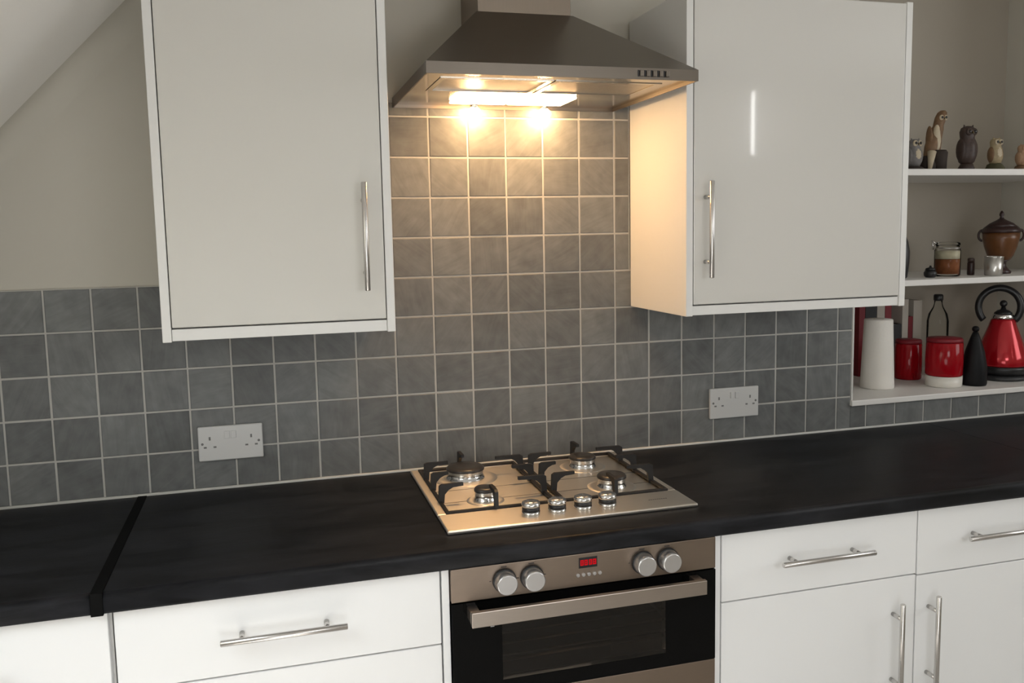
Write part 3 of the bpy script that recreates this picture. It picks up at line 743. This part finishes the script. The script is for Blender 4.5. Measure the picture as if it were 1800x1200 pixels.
# kettle
KX, KY = 1.808, 0.150
ku = Vector((0.74, -0.67, 0.0)).normalized()
t = thing('kettle', 'red pyramid kettle with black ring handle at the right edge', 'kettle', (KX, KY, SILL))
obj('power_base', lathe(nb(), KX - 0.008, KY - 0.006, [(0.080, SILL), (0.085, SILL + 0.003), (0.082, SILL + 0.013), (0.070, SILL + 0.017)], 44), 'vase_charcoal', t)
obj('base_ring', lathe(nb(), KX, KY, [(0.074, SILL + 0.0172), (0.082, SILL + 0.020), (0.084, SILL + 0.038), (0.082, SILL + 0.046)], 44), 'black_plastic', t)
obj('body', lathe(nb(), KX, KY, [(0.080, SILL + 0.0462), (0.0825, SILL + 0.052), (0.078, SILL + 0.080), (0.061, SILL + 0.135), (0.045, SILL + 0.178), (0.038, SILL + 0.200), (0.035, SILL + 0.2045)], 48), 'kettle_red', t)
obj('collar', lathe(nb(), KX, KY, [(0.033, SILL + 0.2048), (0.0345, SILL + 0.207), (0.032, SILL + 0.220), (0.030, SILL + 0.2215)], 40), 'chrome', t)
ld = obj('lid', lathe(nb(), KX, KY, [(0.028, SILL + 0.2217), (0.028, SILL + 0.226), (0.018, SILL + 0.234), (0.009, SILL + 0.237), (0.006, SILL + 0.246)], 32), 'black_plastic', t)
obj('lid_knob', ball(nb(), (KX, KY, SILL + 0.257), 0.012, 0.012, 0.0120), 'black_plastic', ld)
hc = Vector((KX, KY, SILL + 0.245)) - ku * 0.012
obj('handle', torus(nb(), hc, 0.064, 0.066, 0.0115, ku, (0, 0, 1), a0=-0.24 * PI, a1=1.24 * PI), 'black_plastic', t)
b = nb(); tube(b, (KX + 0.040, KY + 0.036, SILL + 0.130), (KX + 0.068, KY + 0.062, SILL + 0.178), 0.015, 0.009, seg=16)
obj('spout', b, 'kettle_red', t)

# upright books and boxes at the back of the sill
def book(label, x0, x1, h, m, cat='book', y0=0.345, y1=0.434):
    t = thing('book', label, cat, ((x0 + x1) / 2, (y0 + y1) / 2, SILL), 'books standing at the back of the sill')
    b = nb(); bx(b, x0, x0 + 0.0022, y0, y1, SILL, SILL + h); bx(b, x1 - 0.0022, x1, y0, y1, SILL, SILL + h); bx(b, x0 + 0.0022, x1 - 0.0022, y0, y0 + 0.0022, SILL, SILL + h)
    obj('cover', b, m, t)
    obj('pages', box(x0 + 0.0024, x1 - 0.0024, y0 + 0.0024, y1 - 0.003, SILL + 0.002, SILL + h - 0.003), 'book_cream', t)
book('red book spine leftmost behind the kitchen roll', 1.378, 1.402, 0.305, 'book_red')
book('thick black book spine second behind the kitchen roll', 1.404, 1.450, 0.300, 'book_black')
book('cream book spine third behind the kitchen roll', 1.452, 1.484, 0.310, 'book_cream')
book('red book spine right of the cream one behind the kitchen roll', 1.486, 1.512, 0.298, 'book_red')
book('short black book behind the plain red canister', 1.514, 1.556, 0.180, 'book_black')
book('slim cream book behind the plain red canister', 1.559, 1.584, 0.268, 'book_cream')
book('slim red book between two cream books behind the canisters', 1.586, 1.604, 0.205, 'book_red')
book('wide cream book rightmost of the row behind the canisters', 1.606, 1.642, 0.262, 'book_cream')

# ------------------------------------------------------------------ middle shelf
t = thing('vase', 'dark charcoal rounded vase half hidden by the glossy cabinet', 'vase', (1.352, 0.13, S2))
obj('body', lathe(nb(), 1.352, 0.13, [(0.028, S2), (0.031, S2 + 0.004), (0.036, S2 + 0.05), (0.037, S2 + 0.085), (0.031, S2 + 0.118), (0.021, S2 + 0.145), (0.017, S2 + 0.156)], 36), 'vase_charcoal', t)
obj('rim', lathe(nb(), 1.352, 0.13, [(0.0172, S2 + 0.1562), (0.021, S2 + 0.160), (0.020, S2 + 0.166), (0.014, S2 + 0.167)], 36), 'vase_charcoal', t)
t = thing('trinket_pot', 'tiny black pot left of the glass jar on the middle shelf', 'pot', (1.456, 0.10, S2))
obj('body', lathe(nb(), 1.456, 0.10, [(0.014, S2), (0.019, S2 + 0.006), (0.020, S2 + 0.016), (0.015, S2 + 0.024)], 24), 'black_plastic', t)
obj('lid', lathe(nb(), 1.456, 0.10, [(0.016, S2 + 0.0242), (0.014, S2 + 0.030), (0.004, S2 + 0.033), (0.003, S2 + 0.038), (0, S2 + 0.039)], 24), 'black_plastic', t)

JX_, JY_ = 1.549, 0.13
t = thing('clip_top_jar', 'clip-top glass jar with brown and cream contents', 'jar', (JX_, JY_, S2))
obj('glass_wall', lathe(nb(), JX_, JY_, [(0.037, S2), (0.0400, S2 + 0.005), (0.0400, S2 + 0.086), (0.035, S2 + 0.096), (0.035, S2 + 0.102)], 40), 'clear_glass', t)
obj('lower_filling', lathe(nb(), JX_, JY_, [(0.037, S2 + 0.008), (0.0375, S2 + 0.056), (0.0, S2 + 0.057)], 36), 'jar_brown', t)
obj('upper_filling', lathe(nb(), JX_, JY_, [(0.0375, S2 + 0.0575), (0.0375, S2 + 0.083), (0.0, S2 + 0.085)], 36), 'jar_cream', t)
obj('lid', lathe(nb(), JX_, JY_, [(0.037, S2 + 0.1022), (0.038, S2 + 0.104), (0.037, S2 + 0.110), (0.030, S2 + 0.113), (0, S2 + 0.114)], 40), 'clear_glass', t)
b = nb(); cx_, cy_ = JX_ - 0.033, JY_ + 0.027
tube(b, (cx_, cy_, S2 + 0.088), (cx_ - 0.004, cy_ + 0.003, S2 + 0.118), 0.0022, seg=8)
tube(b, (cx_ - 0.004, cy_ + 0.003, S2 + 0.118), (cx_ + 0.006, cy_ - 0.005, S2 + 0.107), 0.0022, seg=8)
torus(b, (JX_, JY_, S2 + 0.093), 0.0385, 0.0385, 0.0018, (1, 0, 0), (0, 1, 0), seg=36, rs=6)
obj('clip', b, 'handle_steel', t)

t = thing('spice_pot', 'slim dark brown pot beside the silver tumbler', 'pot', (1.655, 0.140, S2))
obj('body', lathe(nb(), 1.655, 0.140, [(0.0105, S2), (0.0115, S2 + 0.004), (0.0115, S2 + 0.040), (0.010, S2 + 0.044)], 24), 'urn_wood', t)
obj('lid', lathe(nb(), 1.655, 0.140, [(0.0110, S2 + 0.0442), (0.0110, S2 + 0.054), (0.008, S2 + 0.057)], 24), 'owl_dark', t)
t = thing('tumbler', 'small silver tumbler in front of the brown urn', 'tumbler', (1.684, 0.075, S2))
obj('cup', lathe(nb(), 1.684, 0.075, [(0.024, S2), (0.0265, S2 + 0.003), (0.0295, S2 + 0.062), (0.0280, S2 + 0.062), (0.0245, S2 + 0.008)], 36), 'brushed_steel', t)
obj('rim', torus(nb(), (1.684, 0.075, S2 + 0.062), 0.0288, 0.0288, 0.0014, (1, 0, 0), (0, 1, 0), seg=36, rs=8), 'chrome', t)

UX, UY = 1.800, 0.165
t = thing('urn', 'dark brown lidded urn with amber belly on a pedestal foot', 'urn', (UX, UY, S2))
obj('foot', lathe(nb(), UX, UY, [(0.034, S2), (0.036, S2 + 0.006), (0.028, S2 + 0.014), (0.019, S2 + 0.026), (0.020, S2 + 0.040), (0.030, S2 + 0.046)], 36), 'urn_wood', t)
obj('belly', lathe(nb(), UX, UY, [(0.031, S2 + 0.0462), (0.040, S2 + 0.062), (0.050, S2 + 0.090), (0.056, S2 + 0.118), (0.0575, S2 + 0.138)], 40), 'urn_amber', t)
obj('shoulder', lathe(nb(), UX, UY, [(0.0575, S2 + 0.1382), (0.061, S2 + 0.142), (0.060, S2 + 0.148), (0.052, S2 + 0.158)], 40), 'urn_wood', t)
u_l = obj('lid', lathe(nb(), UX, UY, [(0.051, S2 + 0.1582), (0.036, S2 + 0.171), (0.018, S2 + 0.180), (0.009, S2 + 0.186)], 40), 'urn_wood', t)
obj('finial', lathe(nb(), UX, UY, [(0.008, S2 + 0.1862), (0.005, S2 + 0.192), (0.008, S2 + 0.199), (0.007, S2 + 0.205), (0.003, S2 + 0.212), (0, S2 + 0.214)], 20), 'urn_wood', u_l)
for sg in (-1, 1):
    obj('handle', torus(nb(), Vector((UX, UY, S2 + 0.130)) + ku * sg * 0.056, 0.012, 0.018, 0.0040, ku * sg, (0, 0, 1), seg=14, rs=8, a0=-0.5 * PI, a1=0.5 * PI), 'urn_wood', t)

# ------------------------------------------------------------------ owl figurines on the upper shelf
def owl(label, cx, cy, z, h, r, m_body, m_face, m_base, lean=0.0, base_h=0.0, base_r=0.0, tufts=True, wing=None):
    t = thing('owl_figurine', label, 'figurine', (cx, cy, z), 'owl figurines on the upper shelf')
    zb_ = z
    if base_h:
        bm = lathe(nb(), cx, cy, [(base_r, z), (base_r * 1.05, z + base_h * 0.35), (base_r * 0.82, z + base_h * 0.85), (base_r * 0.55, z + base_h)], 14)
        for v in bm.verts: v.co.x += random.uniform(-1, 1) * base_r * 0.08; v.co.y += random.uniform(-1, 1) * base_r * 0.08
        bmesh.ops.recalc_face_normals(bm, faces=bm.faces[:])
        obj('perch', bm, m_base, t)
        zb_ = z + base_h * 0.80
    H = z + h - zb_
    pr = [(0.45, 0.0), (0.78, 0.07), (0.98, 0.24), (1.0, 0.42), (0.88, 0.60), (0.72, 0.68), (0.76, 0.76), (0.80, 0.85), (0.66, 0.95), (0.35, 0.995), (0.0, 1.0)]
    obj('body', lathe(nb(), cx, cy, [(r * a, zb_ + H * q) for a, q in pr], 28, sy=0.88, lean=lean), m_body, t)
    hx = cx + lean * H * 0.84; hz = zb_ + H * 0.84; hy = cy - r * 0.66
    dx = -0.25   # faces turned slightly towards the room
    for s in (-1, 1):
        fx = hx + s * r * 0.33
        obj('face_disc', ball(nb(), (fx, hy + 0.10 * r, hz), r * 0.36, r * 0.20, r * 0.38), m_face, t)
        obj('eye', ball(nb(), (fx, hy - 0.06 * r, hz + 0.02 * r), r * 0.19, r * 0.10, r * 0.19), 'owl_eye', t)
        if tufts:
            obj('ear_tuft', tube(nb(), (hx + s * r * 0.42, cy - 0.1 * r, zb_ + H * 0.93), (hx + s * r * 0.58, cy - 0.1 * r, zb_ + H * 1.03), r * 0.20, r * 0.03, seg=10), m_body, t)
        wx = cx + lean * H * 0.38 + s * r * 0.74
        obj('wing', ball(nb(), (wx, cy + 0.02 * r, zb_ + H * 0.38), r * 0.30, r * 0.62, H * 0.30), wing or m_body, t)
    obj('beak', tube(nb(), (hx, hy - 0.02 * r, hz - 0.02 * r), (hx, hy - 0.22 * r, hz - 0.30 * r), r * 0.13, r * 0.02, seg=10), 'beak', t)
    obj('breast', ball(nb(), (cx + lean * H * 0.42, cy - r * 0.42, zb_ + H * 0.40), r * 0.62, r * 0.50, H * 0.30), m_face, t)
    return t
owl('grey and pink owl figurine beside the cabinet edge, leftmost', 1.392, 0.115, S1, 0.100, 0.026, 'owl_grey', 'owl_pale', 'stump_bark', base_h=0.014, base_r=0.030)
owl('tall pale-faced brown owl leaning on a dark stump', 1.455, 0.125, S1, 0.194, 0.0235, 'owl_brown', 'owl_pale', 'stump_bark', lean=0.34, base_h=0.050, base_r=0.024, tufts=False)
t_st = bpy.data.objects['owl_figurine.001']
obj('stump', lathe(nb(), 1.488, 0.118, [(0.026, S1), (0.027, S1 + 0.030), (0.029, S1 + 0.058), (0.024, S1 + 0.066), (0.0, S1 + 0.064)], 14), 'stump_bark', t_st)
obj('tail', tube(nb(), (1.452, 0.105, S1 + 0.060), (1.438, 0.096, S1 + 0.004), 0.014, 0.006, seg=10), 'owl_pale', t_st)
owl('dark brown owl figurine, second tallest on the upper shelf', 1.612, 0.130, S1, 0.146, 0.032, 'owl_dark', 'owl_dark', 'owl_dark', base_h=0.026, base_r=0.024)
owl('small beige owl figurine on a mossy base', 1.728, 0.130, S1, 0.108, 0.024, 'owl_beige', 'owl_pale', 'moss_base', base_h=0.026, base_r=0.027, wing='owl_brown')
owl('small tan owl figurine cut by the right edge', 1.842, 0.130, S1, 0.088, 0.023, 'owl_tan', 'owl_tan', 'owl_brown', base_h=0.020, base_r=0.026)

bpy.context.view_layer.update()
